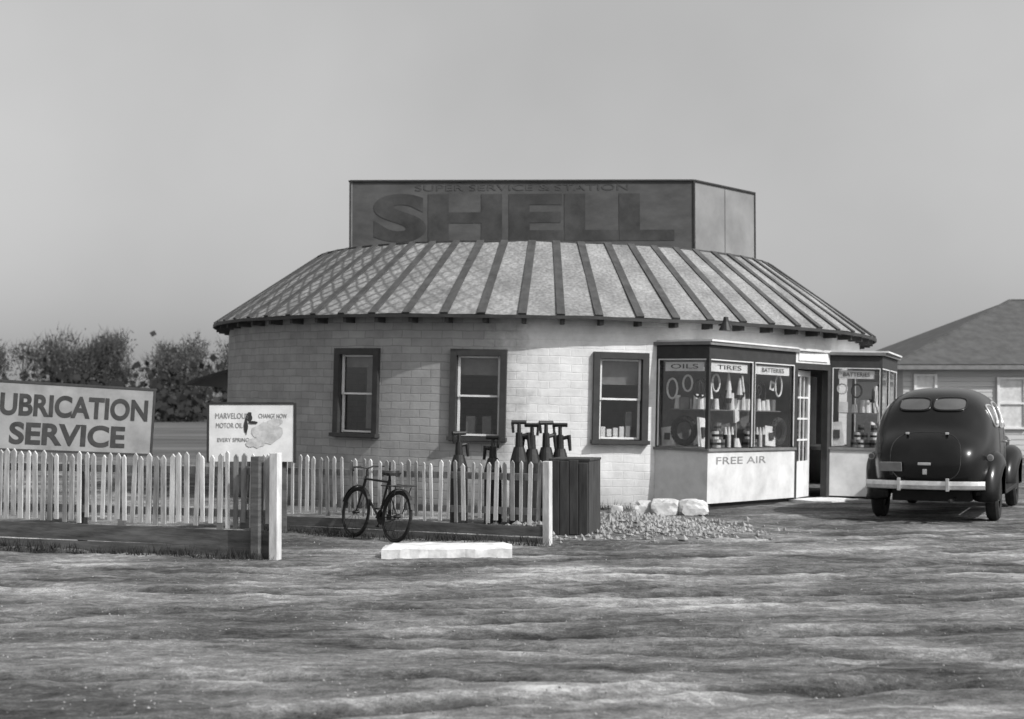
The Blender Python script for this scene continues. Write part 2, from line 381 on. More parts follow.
A=Vector((1.66,-5.86)); B=Vector((2.394,-6.48)); C=Vector((4.124,-4.42)); E=Vector((4.884,-3.64)); F=Vector((5.73,-3.79)); G=Vector((6.52,-1.84)); Hh=Vector((5.9,-1.1))
LBL=['TIRES','BATTERIES','OILS']
def bayface(b,p0,p1,npane,label=True,zs=.95,zt=2.36,ztop=2.62,li=0):
    d=p1-p0; W=d.length; d=d/W; nr_=Vector((d.y,-d.x)); rz=math.atan2(d.y,d.x)
    def bx(s0,s1,z0,z1,dep,t_,mt):
        c=p0+d*(s0+s1)/2+nr_*dep; b.box((c.x,c.y,(z0+z1)/2),(s1-s0,t_,z1-z0),mt,rz)
    bx(.0,W,.16,zs,-.03,.06,M['apron']); bx(.03,W-.03,-.2,.16,-.10,.06,M['trim_dark'])
    bx(-.02,W+.02,zs,zs+.04,-.02,.10,M['trim_mid'])
    bx(.0,W,zt,ztop-.06,-.03,.06,M['trim_dark'])
    bx(-.04,W+.04,ztop-.05,ztop,-.02,.14,M['trim_mid'])
    pw=W/npane
    for i in range(npane+1):
        s=i*pw; s0=max(0,s-.028); s1=min(W,s+.028); bx(s0,s1,zs+.04,zt,-.028,.055,M['trim_dark'])
    for i in range(npane):
        s0=i*pw+.028; s1=(i+1)*pw-.028
        bx(s0,s1,zs+.04,zt,-.035,.005,M['glass'])
        for q in((s0,s0+.018),(s1-.018,s1)): bx(q[0],q[1],zs+.06,zt,-.012,.015,M['white_paint'])
        bx(s0+.018,s1-.018,zt-.02,zt,-.012,.015,M['white_paint'])
        bx(s0+.1,s1-.1,zt-.19,zt-.05,-.06,.01,M['poster'])
        nm=LBL[(i+li)%3]
        c=p0+d*(s0+s1)/2+nr_*(-.05); text('label_text',nm,(c.x,c.y,zt-.12),(d.x,d.y,0),.1,M['ink'],ST,wid=(s1-s0)*.55)
    return d,nr_,W
def cans(b,o,d,nr_,s,dep,z,n,r=.055,h=.14):
    for row in range(n):
        for i in range(n-row):
            p=o+d*(s+(i+row*.5)*r*2.15)+nr_*(-dep); zz=z+row*(h+.004)
            b.cyl((p.x,p.y,zz),(p.x,p.y,zz+h),r,r,M['poster'] if (i+row)%2 else M['trim_mid'],10)
            b.cyl((p.x,p.y,zz+.04),(p.x,p.y,zz+.08),r+.002,r+.002,M['ink'],10,False)
def bayfill(b,p0,d,nr_,W,seed,depth=.62,seq=None):
    rd=random.Random(seed)
    s=.12; kk=0; rzb=math.atan2(d.y,d.x)
    while s<W-.2:
        k=seq[kk%len(seq)]; kk+=1
        p=p0+d*s+nr_*(-rd.uniform(.14,.22)); rz=rzb+rd.uniform(-.3,.3)
        if k=='c': cans(b,p0,d,nr_,s,.16,1.0,3,.055,.125); s+=.38
        elif k=='b':
            for q in range(3):
                pp=p+d*q*.1; b.cyl((pp.x,pp.y,1.0),(pp.x,pp.y,1.2),.035,.035,M['poster'] if q%2 else M['iron'],8); b.cyl((pp.x,pp.y,1.2),(pp.x,pp.y,1.32),.03,.012,M['poster'],8)
            s+=.34
        elif k=='t':
            c=Vector((p.x,p.y,1.25)); x=Vector((d.x,d.y,0)); z=Vector((0,0,1))
            for a in range(16):
                t0=a/16*6.283; t1=(a+1)/16*6.283
                b.cyl(c+x*math.cos(t0)*.19+z*math.sin(t0)*.19,c+x*math.cos(t1)*.19+z*math.sin(t1)*.19,.05,.05,M['tire'],8,False)
            s+=.5
        elif k=='h':
            b.cyl((p.x,p.y,1.0),(p.x,p.y,1.45),.012,.012,M['chrome'],6); b.box((p.x,p.y,1.5),(.22,.03,.2),M['poster'],rz,ry=rd.uniform(-.2,.2)); b.cyl((p.x,p.y,1.0),(p.x,p.y,1.14),.09,.05,M['poster'],10); s+=.26
        else:
            hh=rd.uniform(.26,.5); b.box((p.x,p.y,1.01+hh/2),(rd.uniform(.18,.26),.02,hh),M['poster'],rz,rx=-.1,ry=rd.uniform(-.15,.15))
            pp=p+nr_*.03; b.box((pp.x,pp.y,1.01+hh*.5),(.1,.02,hh*.35),M['ink'],rz,rx=-.1); s+=.29
    c=p0+d*W/2+nr_*(-.3); b.box((c.x,c.y,1.58),(W-.3,.22,.015),M['trim_mid'],rzb)
    s=.22
    while s<W-.25:
        p=p0+d*s+nr_*(-.28); k=rd.random()
        if k<.4: b.cyl((p.x,p.y,1.59),(p.x,p.y,1.59+rd.uniform(.14,.27)),.055,.04,M['poster'],10); s+=.14
        elif k<.75: b.box((p.x,p.y,1.68),(.16,.1,.18),M['trim_mid'] if rd.random()<.4 else M['poster'],rzb+.2); s+=.2
        else: b.cyl((p.x,p.y,1.59),(p.x,p.y,1.83),.06,.02,M['ink'],8); s+=.16
    s=.2
    while s<W-.2:
        p=p0+d*s+nr_*(-rd.uniform(.12,.3)); zz=rd.uniform(1.86,2.03); r=rd.random(); x=Vector((d.x,d.y,0)); z=Vector((0,0,1)); c=Vector((p.x,p.y,zz))
        if r<.35:
            rr=rd.uniform(.07,.12); el=rd.uniform(1,1.7); mt=M['tire'] if rd.random()<.5 else M['poster']
            for a in range(12):
                t0=a/12*6.283; t1=(a+1)/12*6.283
                b.cyl(c+x*math.cos(t0)*rr+z*math.sin(t0)*rr*el,c+x*math.cos(t1)*rr+z*math.sin(t1)*rr*el,.016,.016,mt,6,False)
        elif r<.7:
            w_=rd.uniform(.1,.2); hh=rd.uniform(.14,.34); b.box(c,(w_,.01,hh),M['poster'],rzb,ry=rd.uniform(-.25,.25))
            pp=c+Vector((nr_.x,nr_.y,0))*.012; b.cyl(pp,pp+Vector((nr_.x,nr_.y,0))*.01,w_*.3,w_*.3,M['ink'],10)
        else:
            b.cyl(c+z*.15,c-z*.12,.015,.05,M['poster'],8); b.cyl(c-z*.12,c-z*.2,.05,.04,M['ink'],8)
        s+=rd.uniform(.18,.28)
def bayshell(b,pin,top,t0,t1):
    for z0,z1,mt in((2.56,2.60,'interior'),(.93,.985,'trim_mid')):
        n=len(pin); vs=[(p.x,p.y,z) for z in(z0,z1) for p in pin]
        b.add(vs,[tuple(range(n)),tuple(range(n,2*n))]+[(i,(i+1)%n,n+(i+1)%n,n+i) for i in range(n)],M[mt])
    n=len(top); vs=[(p.x,p.y,z) for z in(2.622,2.65) for p in top]; b.add(vs,[tuple(range(n)),tuple(range(n,2*n))]+[(i,(i+1)%n,n+(i+1)%n,n+i) for i in range(n)],M['apron'])
    pb0=Vector(pol(5.3,t0)); pb1=Vector(pol(5.3,t1)); m_=(pb0+pb1)/2; q=pb1-pb0
    b.box((m_.x,m_.y,1.6),(q.length,.03,1.3),M['interior'],math.atan2(q.y,q.x))
b=MB()
d1,n1,W1=bayface(b,A,B,1,li=2); dd=bayface(b,B,C,2)
bayfill(b,B,*dd,5,seq='pcbhcbpt'); bayfill(b,A,d1,n1,W1,9,seq='pt')
bayshell(b,[A*.97,B-B.normalized()*.06,C*.985,Vector(pol(5.0,40)),Vector(pol(5.0,22))],[A*1.005,B*1.012,C*1.01,Vector(pol(5.9,42)),Vector(pol(5.9,16))],18,42)
b.make('bay_window',ST)
dB=(C-B).normalized(); nB=Vector((dB.y,-dB.x)); c=B+dB*.98+nB*.004
text('free_air_lettering','FREE AIR',(c.x,c.y,.80),(dB.x,dB.y,0),.16,M['sign_face'],ST,wid=1.5,offset=.0,ext=.001)
b=MB()
r2=bayface(b,E,F,1,li=1); r3=bayface(b,F,G,2); bayface(b,G,Hh,1)
bayfill(b,E,*r2,21,seq='pcp'); bayfill(b,F,*r3,33,seq='cpbhp')
bayshell(b,[E*.99,F*.99,G*.99,Hh*.99,Vector(pol(5.0,75)),Vector(pol(5.0,58))],[E,F*1.015,G*1.012,Hh*1.01,Vector(pol(5.9,80)),Vector(pol(5.9,54))],55,80)
b.make('bay_window',ST)
# door
b=MB(); dE=(E-C); WE=dE.length; dE/=WE; nE=Vector((dE.y,-dE.x)); rzE=math.atan2(dE.y,dE.x)
def dbx(s0,s1,z0,z1,dep,t_,mt):
    c=C+dE*(s0+s1)/2+nE*dep; b.box((c.x,c.y,(z0+z1)/2),(s1-s0,t_,z1-z0),mt,rzE)
dbx(0.0,.07,.1,2.4,-.06,.12,M['trim_dark']); dbx(WE-.09,WE,.1,2.4,-.06,.12,M['trim_dark']); dbx(.07,WE-.09,2.3,2.4,-.06,.118,M['trim_dark'])
dbx(0,WE,2.4,2.62,-.07,.1,M['apron']); dbx(.1,WE-.1,2.44,2.58,-.01,.02,M['poster'])
dbx(-.05,WE+.1,-.2,.13,.25,.7,M['concrete'])
b.make('door_frame',ST)
b=MB(); hp=C+dE*.09-nE*.08; al=rzE+R(16); dl=Vector((math.cos(al),math.sin(al))); nl=Vector((dl.y,-dl.x)); LW=.84
def lbx(s0,s1,z0,z1,dep,t_,mt):
    c=hp+dl*(s0+s1)/2+nl*dep; b.box((c.x,c.y,(z0+z1)/2),(s1-s0,t_,z1-z0),mt,al)
lbx(0,.1,.14,2.28,0,.045,M['white_paint']); lbx(LW-.1,LW,.14,2.28,0,.045,M['white_paint'])
lbx(.1,LW-.1,.14,.75,0,.04,M['white_paint']); lbx(.1,LW-.1,2.18,2.28,0,.044,M['white_paint'])
for i in range(1,4): lbx(.1,LW-.1,.75+i*.3575-.015,.75+i*.3575+.015,0,.03,M['white_paint'])
for i in range(1,3): lbx(.1+i*.2133-.013,.1+i*.2133+.013,.75,2.18,0,.028,M['white_paint'])
lbx(.1,LW-.1,.75,2.18,0,.005,M['glass'])
b.make('entrance_door',ST)
b=MB(); px,py=pol(R1-.02,24.5); b.cyl((px,py,2.91),(px*1.03,py*1.03,2.93),.015,.015,M['iron']); b.cyl((px*1.03,py*1.03,2.95),(px*1.03,py*1.03,2.82),.05,.11,M['iron'])
b.cyl((px*1.03,py*1.03,3.03),(px*1.03,py*1.03,2.95),.035,.05,M['iron']); b.make('eave_lamp',ST)

# ---------------------------------------------------------------- rooftop sign
SG=empty('rooftop_sign',(0,0,0))
pts=[(-2.97,25.6),(3.31,25.4),(4.68,26.95),(3.6,30.2),(-2.5,30.2)]
zt=[5.70,5.68,5.68,5.6,5.6]
b=MB()
for i in range(5):
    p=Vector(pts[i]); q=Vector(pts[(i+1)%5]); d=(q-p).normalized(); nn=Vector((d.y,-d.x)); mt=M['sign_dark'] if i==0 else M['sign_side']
    z0=4.28
    vs=[(p.x,p.y,z0),(q.x,q.y,z0),(q.x,q.y,zt[(i+1)%5]),(p.x,p.y,zt[i])]; pi=p-nn*.04; qi=q-nn*.04
    vs+=[(pi.x,pi.y,z0),(qi.x,qi.y,z0),(qi.x,qi.y,zt[(i+1)%5]),(pi.x,pi.y,zt[i])]
    b.add(vs,[(0,1,2,3),(7,6,5,4),(0,4,5,1),(3,2,6,7),(1,5,6,2),(0,3,7,4)],mt)
    for (za,zb) in((zt[i]+.012,zt[(i+1)%5]+.012),(z0+.03,z0+.03)):
        b.seg((*(p+nn*.012),za),(*(q+nn*.012),zb),.045,.028,M['ink'])
    b.seg((*(p+nn*.014),z0),(*(p+nn*.014),zt[i]+.02),.03,.03,M['ink'])
    if i in(1,2): 
        m_=p+(q-p)*.5; b.seg((*(m_+nn*.006),z0),(*(m_+nn*.006),zt[i]-.01),.01,.012,M['trim_mid'])
for (x,y) in((-2.9,25.8),(0,25.7),(3.2,25.6),(4.4,27),(3.4,29.9),(-2.3,29.9)): b.box((x,y,4.4),(.1,.1,1.2),M['dark_wood'])
b.make('panels',SG)
p=Vector(pts[0]); q=Vector(pts[1]); d=(q-p).normalized(); nn=Vector((d.y,-d.x)); c=p+d*3.15+nn*.006
text('big_lettering','SHELL',(c.x,c.y,4.98),(d.x,d.y,0),1.12,M['ink_faded'],SG,wid=5.5,offset=.05,hscale=1.0,ext=.001)
text('small_lettering','SUPER SERVICE & STATION',(c.x,c.y,5.57),(d.x,d.y,0),.16,M['ink_pale'],SG,wid=3.9,ext=.001)

# ---------------------------------------------------------------- lubrication sign
LS=empty('lubrication_sign')
pR=Vector((-4.72,18.5,1.80)); pL=Vector((-6.78,17.37,1.928)); d=(pR-pL); W=d.length; dn=d.normalized(); up=Vector((0,0,1)); up=(up-dn*up.dot(dn)).normalized(); nn=dn.cross(up)
Hs=.86; cc=(pR+pL)/2-up*Hs/2
def T4(c): return Matrix(((dn.x,nn.x,up.x,c.x),(dn.y,nn.y,up.y,c.y),(dn.z,nn.z,up.z,c.z),(0,0,0,1)))
b=MB(); b.box(None,(W,.02,Hs),M['sign_face'],M4=T4(cc))
for s in(-1,1):
    b.box(None,(W+.05,.04,.03),M['ink'],M4=T4(cc+up*s*Hs/2)); b.box(None,(.03,.038,Hs-.031),M['ink'],M4=T4(cc+dn*s*W/2))
for s in(-.8,.8):
    c=cc+dn*s-nn*.06; b.box((c.x,c.y,.85),(.09,.09,1.8),M['board'])
b.make('board',LS)
c=cc+up*.13+nn*.014+dn*.10; text('lettering','LUBRICATION',c,dn,.37,M['ink'],LS,up=up,wid=2.0,offset=.012,hscale=1.0)
c=cc-up*.23+nn*.014+dn*.10; text('lettering','SERVICE',c,dn,.37,M['ink'],LS,up=up,wid=1.44,offset=.012)

# notice board
NB_=empty('notice_board'); b=MB(); y=17.6
b.box((-3.27,y,1.25),(1.10,.025,.72),M['white_paint'],R(-3)); 
for s in(-1,1): b.box((-3.27+s*.55,y-s*.029,1.25),(.03,.04,.75),M['ink'],R(-3)); b.box((-3.27+s*.4,y+.05,.6),(.07,.07,1.3),M['board'])
b.box((-3.27,y,1.62),(1.07,.04,.03),M['ink'],R(-3))
def blob(cx,cz,rx,rz_,mt,n=14,seed=0,lift=0):
    vs=[(-3.27+cx,0,1.25+cz)]
    for i in range(n):
        t=6.283*i/n; k=1+.5*noise.noise(Vector((math.cos(t)*2+seed,math.sin(t)*2,seed)))
        vs.append((-3.27+cx+math.cos(t)*rx*k,0,1.25+cz+math.sin(t)*rz_*k))
    vs=[(v[0],y-.0175-lift-(v[0]+3.27)*math.tan(R(3)),v[2]) for v in vs]
    b.add(vs,[(0,i+1,(i+1)%n+1) for i in range(n)],mt)
blob(-.03,.20,.04,.06,M['ink'],seed=1); blob(-.07,.09,.028,.10,M['ink'],seed=2,lift=.001); blob(.02,.13,.06,.02,M['ink'],seed=6,lift=.002)
M['print']=mat('faded_print',.46,.8,.35,9,0)
blob(.2,.0,.2,.13,M['print'],seed=3); blob(.3,.13,.1,.05,M['print'],seed=5,lift=.001); blob(.05,-.13,.12,.06,M['print'],seed=8,lift=.002)
M['print2']=mat('print_text',.25,.8,.35,9,0)
b.make('board',NB_)
for body,x,z,s,w_ in(('MARVELOUS',-3.52,1.46,.1,.42),('MOTOR OIL',-3.55,1.34,.09,.34),('CHANGE NOW',-3.0,1.46,.08,.36),('EVERY SPRING',-3.5,1.16,.07,.4)):
    text('lettering',body,(x,y-.0165-(x+3.27)*math.tan(R(3)),z),(1,-.0524,0),s,M['print2'],NB_,wid=w_,ext=.001)

# ---------------------------------------------------------------- fences
def fence(name,p0,p1,z0,z1,sp,wd,posts,boardh,seed,miss=.0):
    rd=random.Random(seed); p0=Vector(p0); p1=Vector(p1); d=(p1-p0); Lh=d.length; d/=Lh; nn=Vector((d.y,-d.x)); rz=math.atan2(d.y,d.x)
    par=empty(name); b=MB(); n=int(Lh/sp)
    for i in range(n):
        s=i*sp+sp/2+rd.uniform(-.009,.009); c=p0+d*s; w=wd*rd.uniform(.75,1.15)/2; t=.011; a=z0+rd.uniform(-.04,.03); zt_=z1+rd.uniform(-.03,.02)+.018*math.sin(s*1.7)
        lean=rd.uniform(-.02,.02)
        if rd.random()<.06: lean*=2.5
        prof=[(-w,a),(w,a),(w+lean,zt_-w*1.3),(lean,zt_),(-w+lean,zt_-w*1.3)]
        vs=[]
        for dep in(.012+t,.012-t):
            for x,z in prof:
                q=c+d*x+nn*(dep+.012); vs.append((q.x,q.y,z))
        mt=M[rd.choice(['picket','picket','picket2','picket3','picket'])]
        b.add(vs,[(0,1,2,3,4),(9,8,7,6,5)]+[(k,5+k,5+(k+1)%5,(k+1)%5) for k in range(5)],mt)
    b.make('pickets',par)
    b=MB()
    for z in(z0+.12,z1-.18):
        a=p0-nn*.02; c=p1-nn*.02; b.seg((a.x,a.y,z),(c.x,c.y,z),.04,.08,M['picket2'])
    a=p0+nn*.02;c=p1+nn*.02
    hb=boardh/2-.006
    for q in(0,1):
        zz=z0-.05-hb/2-q*(hb+.012); o=nn*(.006*q)
        b.seg((a.x+o.x,a.y+o.y,zz+rd.uniform(-.01,.01)),(c.x+o.x,c.y+o.y,zz+rd.uniform(-.01,.01)),.035,hb,M['board'])
    b.make('rails',par)
    b=MB()
    for s,w,h,mt,off in posts:
        c=p0+d*s-nn*off; b.box((c.x,c.y,h/2-.1),(w,w,h+.2),M[mt],rz)
    b.make('posts',par,bevel=.008)
    return par
fence('picket_fence',(-6.9,16.4),(-2.47,14.74),.33,1.08,.100,.056,[(0,.12,1.1,'picket',.1),(2.2,.08,1.0,'board',.1),(4.54,.10,1.06,'board',-.08),(4.75,.10,1.10,'picket3',-.06)],.36,1)
fence('picket_fence',(-3.5,18.2),(.36,16.25),.24,.94,.108,.046,[(.1,.08,.9,'board',.09),(2.2,.08,.9,'board',.09),(4.38,.09,.95,'picket3',0)],.24,2)

b=MB(); b.box((.78,17.3,.45),(.5,.55,.95),M['dark_wood'],R(-18)); b.box((.78,17.3,.935),(.52,.56,.03),M['dark_wood'],R(-18))
for i in range(4):
    a=R(-18); c=Vector((.78,17.3))+Vector((math.cos(a),math.sin(a)))*(-.18+i*.12)-Vector((-math.sin(a),math.cos(a)))*.281
    b.box((c.x,c.y,.46+random.uniform(-.02,.02)),(.112,.02,.9),M['dark_wood'],a)
b.make('wooden_cabinet',bevel=.006)

def pump(x,y,rz,h):
    b=MB()
    b.cyl((x,y,0),(x,y,.62*h),.12,.12,M['iron'],16); b.cyl((x,y,.62*h),(x,y,.76*h),.12,.07,M['iron'],16)
    b.cyl((x,y,.74*h),(x,y,.9*h),.055,.045,M['iron'],10); b.cyl((x,y,.9*h),(x,y,h),.028,.024,M['iron'],8)
    dx,dy=math.cos(rz),math.sin(rz)
    b.cyl((x-dx*.1,y-dy*.1,h),(x+dx*.1,y+dy*.1,h),.028,.028,M['iron'],8)
    b.cyl((x,y,.86*h),(x+dx*.12,y+dy*.12,.88*h),.026,.026,M['iron'],8); b.cyl((x+dx*.12,y+dy*.12,.90*h),(x+dx*.14,y+dy*.14,.74*h),.028,.02,M['iron'],8)
    b.cyl((x-dx*.09,y-dy*.09,h),(x-dx*.075,y-dy*.075,h-.14),.018,.018,M['iron'],6)
    b.make('oil_pump',smooth=False)
for i,(px,h) in enumerate(((519,1.37),(532,1.33),(546,1.36),(560,1.33),(459,1.22),(493,1.16))):
    Y=18.7+i*.06; pump((px-512)/1400*Y,Y,R([5,160,20,-15,30,150][i]),h)
b=MB(); b.box((.37,18.9,.62),(.85,.4,.05),M['dark_wood']); 
for sx in(-.38,.38):
    for sy in(-.16,.16): b.box((.37+sx,18.9+sy,.28),(.05,.05,.64),M['dark_wood'])
b.make('pump_rack')

def bicycle(cx,cy,yaw,lean):
    par=empty('bicycle',(cx,cy,.0),(0,0,yaw)); par.scale=(.88,.88,.88); b=MB()
    def P(u,z,s=0): return Vector((u,s+z*math.sin(lean),z*math.cos(lean)))
    def wheel(u,rad=.33):
        n=32
        for i in range(n):
            t0,t1=6.2832*i/n,6.2832*(i+1)/n
            b.cyl(P(u+rad*math.cos(t0),rad+rad*math.sin(t0)),P(u+rad*math.cos(t1),rad+rad*math.sin(t1)),.022,.022,M['tire'],7,False)
            b.cyl(P(u+.305*math.cos(t0),rad+.305*math.sin(t0)),P(u+.305*math.cos(t1),rad+.305*math.sin(t1)),.012,.012,M['iron'],5,False)
        for i in range(14):
            t=6.2832*i/14; b.cyl(P(u,rad,.02*(-1)**i),P(u+.3*math.cos(t),rad+.3*math.sin(t)),.0025,.0025,M['iron'],4,False)
        b.cyl(P(u,rad,-.05),P(u,rad,.05),.022,.022,M['iron'],8)
        for i in range(13):
            t0,t1=R(20+i*11),R(20+(i+1)*11); b.seg(P(u+.37*math.cos(t0),rad+.37*math.sin(t0)),P(u+.37*math.cos(t1),rad+.37*math.sin(t1)),.05,.008,M['iron'])
    wheel(-.52); wheel(.52)
    bb=P(-.08,.29); seat=P(-.22,.78); head=P(.36,.80); h2=P(.40,.66); rear=P(-.52,.33); fr=P(.52,.33)
    for a,c,r in((bb,seat,.016),(seat,head,.015),(bb,h2,.017),(rear,bb,.01),(rear,P(-.2,.74),.009),(h2,fr,.013),(head,h2,.02),(seat,P(-.245,.9),.012),(head,P(.34,.94),.012)): b.cyl(a,c,r,r,M['iron'],8)
    b.cyl(P(-.08,.29,-.02),P(-.08,.29,-.03),.095,.095,M['iron'],20)
    b.cyl(P(-.08,.29,-.05),P(.02,.16,-.05),.009,.009,M['iron'],6); b.box(P(.02,.16,-.09),(.09,.07,.02),M['tire'])
    b.cyl(P(-.08,.29,.05),P(-.18,.42,.05),.009,.009,M['iron'],6); b.box(P(-.18,.42,.09),(.09,.07,.02),M['tire'])
    b.cyl(P(-.08,.385,-.03),P(-.52,.355,-.03),.005,.005,M['iron'],5); b.cyl(P(-.08,.195,-.03),P(-.52,.305,-.03),.005,.005,M['iron'],5)
    for s in(-.13,.13):
        b.cyl(P(-.72,.74,s),P(-.25,.74,s),.008,.008,M['iron'],6); b.cyl(P(-.52,.36,s*.6),P(-.6,.74,s),.007,.007,M['iron'],6)
    for u in(-.72,-.56,-.4): b.cyl(P(u,.74,-.13),P(u,.74,.13),.007,.007,M['iron'],6)
    pts_=[P(.22,.93,-.30),P(.30,.97,-.26),P(.36,.97,-.1),P(.34,.945,0),P(.36,.97,.1),P(.30,.97,.26),P(.22,.93,.30)]
    for a,c in zip(pts_,pts_[1:]): b.cyl(a,c,.012,.012,M['iron'],8)
    vs=[]; 
    for (u,w_) in((-.40,.02),(-.37,.10),(-.30,.11),(-.2,.05),(-.1,.03),(-.07,.01)):
        for s in(-1,0,1): vs.append(P(u,.93-(.02 if s else 0),s*w_))
        for s in(1,0,-1): vs.append(P(u,.87,s*w_*.8))
    fs=[(i*6+j,i*6+(j+1)%6,(i+1)*6+(j+1)%6,(i+1)*6+j) for i in range(5) for j in range(6)]+[tuple(range(6)),tuple(range(30,36))]
    b.add(vs,fs,M['iron']); b.make('frame_and_wheels',par)
bicycle(-1.66,16.84,R(128),R(-7))

b=MB(); NXX=14; NYY=6; vs=[]
for k,z in((0,-.1),(1,.125)):
    for j in range(NYY+1):
        for i in range(NXX+1):
            u=i/NXX; v=j/NYY; x=-1.36+u*1.36+.012*noise.noise(Vector((v*5,u*9,1))); y=14.62+v*.5+.07*u+.03*noise.noise(Vector((u*9,v*3,k)))
            e=.03*(1 if(i in(0,NXX) or j in(0,NYY)) else 0)*k; vs.append((x,y,z-e+.012*noise.noise(Vector((u*7,v*7,k+3)))))
fs=[];n1_=(NXX+1)
def ix(k,j,i): return k*(NYY+1)*n1_+j*n1_+i
for j in range(NYY):
    for i in range(NXX): fs+= [(ix(1,j,i),ix(1,j,i+1),ix(1,j+1,i+1),ix(1,j+1,i))]
for i in range(NXX): fs+=[(ix(0,0,i),ix(0,0,i+1),ix(1,0,i+1),ix(1,0,i)),(ix(0,NYY,i),ix(1,NYY,i),ix(1,NYY,i+1),ix(0,NYY,i+1))]
for j in range(NYY): fs+=[(ix(0,j,0),ix(1,j,0),ix(1,j+1,0),ix(0,j+1,0)),(ix(0,j,NXX),ix(0,j+1,NXX),ix(1,j+1,NXX),ix(1,j,NXX))]
b.add(vs,fs,M['concrete']); b.make('concrete_slab')

def boulder(x,y,r,sd,sq=(1.1,.8,.75)):
    bm=bmesh.new(); bmesh.ops.create_icosphere(bm,subdivisions=3,radius=1)
    for v in bm.verts:
        k=1+.45*noise.noise(v.co*1.1+Vector((sd,0,0)))+.14*noise.noise(v.co*3+Vector((sd,1,0)))
        c=v.co*k; v.co=Vector((max(-.9,min(.9,c.x)),max(-.8,min(.8,c.y)),max(-.8,min(.8,c.z))))
        v.co=Vector((x+v.co.x*r*sq[0],y+v.co.y*r*sq[1],r*.45+v.co.z*r*sq[2]))
    me=D.meshes.new('boulder'); bm.to_mesh(me); bm.free(); me.materials.append(M['rock']); o=D.objects.new('boulder',me); scn.collection.objects.link(o)
boulder(1.92,20.6,.19,1); boulder(2.24,20.5,.22,4); boulder(2.64,20.45,.22,13); boulder(1.55,20.9,.1,9)

b=MB(); rd=random.Random(4)
def tuft(x,y,h,n):
    for i in range(n):
        a=rd.uniform(0,6.28); p=Vector((x+rd.gauss(0,.05),y+rd.gauss(0,.05),gz(x,y)-.01)); hh=h*rd.uniform(.4,1); q=p+Vector((math.cos(a)*hh*.5,math.sin(a)*hh*.5,hh)); s=Vector((math.sin(a),-math.cos(a),0))*.006
        b.add([p-s,p+s,q],[(0,1,2)],M['leaf'])
for i in range(200):
    u=rd.random(); tuft(-6.9+4.4*u,16.32-1.66*u+rd.uniform(-.2,.05),rd.uniform(.04,.16),9)
for i in range(160):
    u=rd.random(); tuft(-3.3+3.7*u,18.0-1.8*u+rd.uniform(-.25,.05),rd.uniform(.04,.16),9)
for i in range(110):
    th=rd.uniform(-60,15); x,y_=pol(RW+.06+abs(rd.gauss(0,.12)),th); tuft(CX+x,CY+y_,rd.uniform(.05,.2),9)
b.make('weeds')

SH=empty('shed'); b=MB()
vs=[(-6.75,29.0,2.08),(-5.0,29.0,2.62),(-5.0,33.5,2.62),(-6.75,33.5,2.08)]
b.add(vs+[(x,y,z-.07) for x,y,z in vs],[(0,1,2,3),(7,6,5,4),(0,4,5,1),(1,5,6,2),(2,6,7,3),(3,7,4,0)],M['trim_dark']); b.make('roof',SH)
b=MB(); b.box((-5.35,31.3,1.05),(1.2,4,2.2),M['house_wall']); b.make('walls',SH)

HS=empty('clapboard_house'); b=MB()
x0,x1,y0,y1=11.85,23.2,42.4,51.6
b.box(((x0+x1)/2,(y0+y1)/2,1.35),(x1-x0,y1-y0,2.9),M['house_wall'])
for i in range(17):
    z=.15+i*.16; b.box(((x0+x1)/2,y0-.006,z),(x1-x0+.02,.025,.15),M['house_wall'],rx=R(-5))
b.make('walls',HS)
b=MB(); e0,e1,f0,f1=11.4,23.7,42,52; ez=2.82; rz_=5.12
vs=[(e0,f0,ez),(e1,f0,ez),(e1,f1,ez),(e0,f1,ez),(16.75,47,rz_),(18.6,47,rz_)]
b.add(vs,[(0,1,5,4),(1,2,5),(2,3,4,5),(3,0,4)],M['house_roof']); b.add([(x,y,z-.004) for x,y,z in vs[:4]],[(0,3,2,1)],M['trim_mid'])
for p,q in((0,1),(1,2),(2,3),(3,0)): b.seg(Vector(vs[p])-Vector((0,0,.09)),Vector(vs[q])-Vector((0,0,.09)),.05,.13,M['trim_mid'])
for p,q in((0,4),(1,5),(4,5)): b.seg(vs[p],vs[q],.12,.06,M['house_roof'])
b.make('roof',HS)
b=MB()
for xc,w,z0,z1 in((12.5,.62,1.6,2.5),(15.1,.8,.9,2.4),(17.6,.8,.9,2.4),(20.5,.8,.9,2.4)):
    b.box((xc,y0-.04,(z0+z1)/2),(w,.04,z1-z0),M['curtain'])
    for s in(-1,1): b.box((xc+s*w/2,y0-.06,(z0+z1)/2),(.08,.1,z1-z0+.08),M['white_paint'])
    for z in(z0,(z0+z1)/2,z1): b.box((xc,y0-.065,z),(w-.08,.09,.06),M['white_paint'])
b.make('windows',HS)

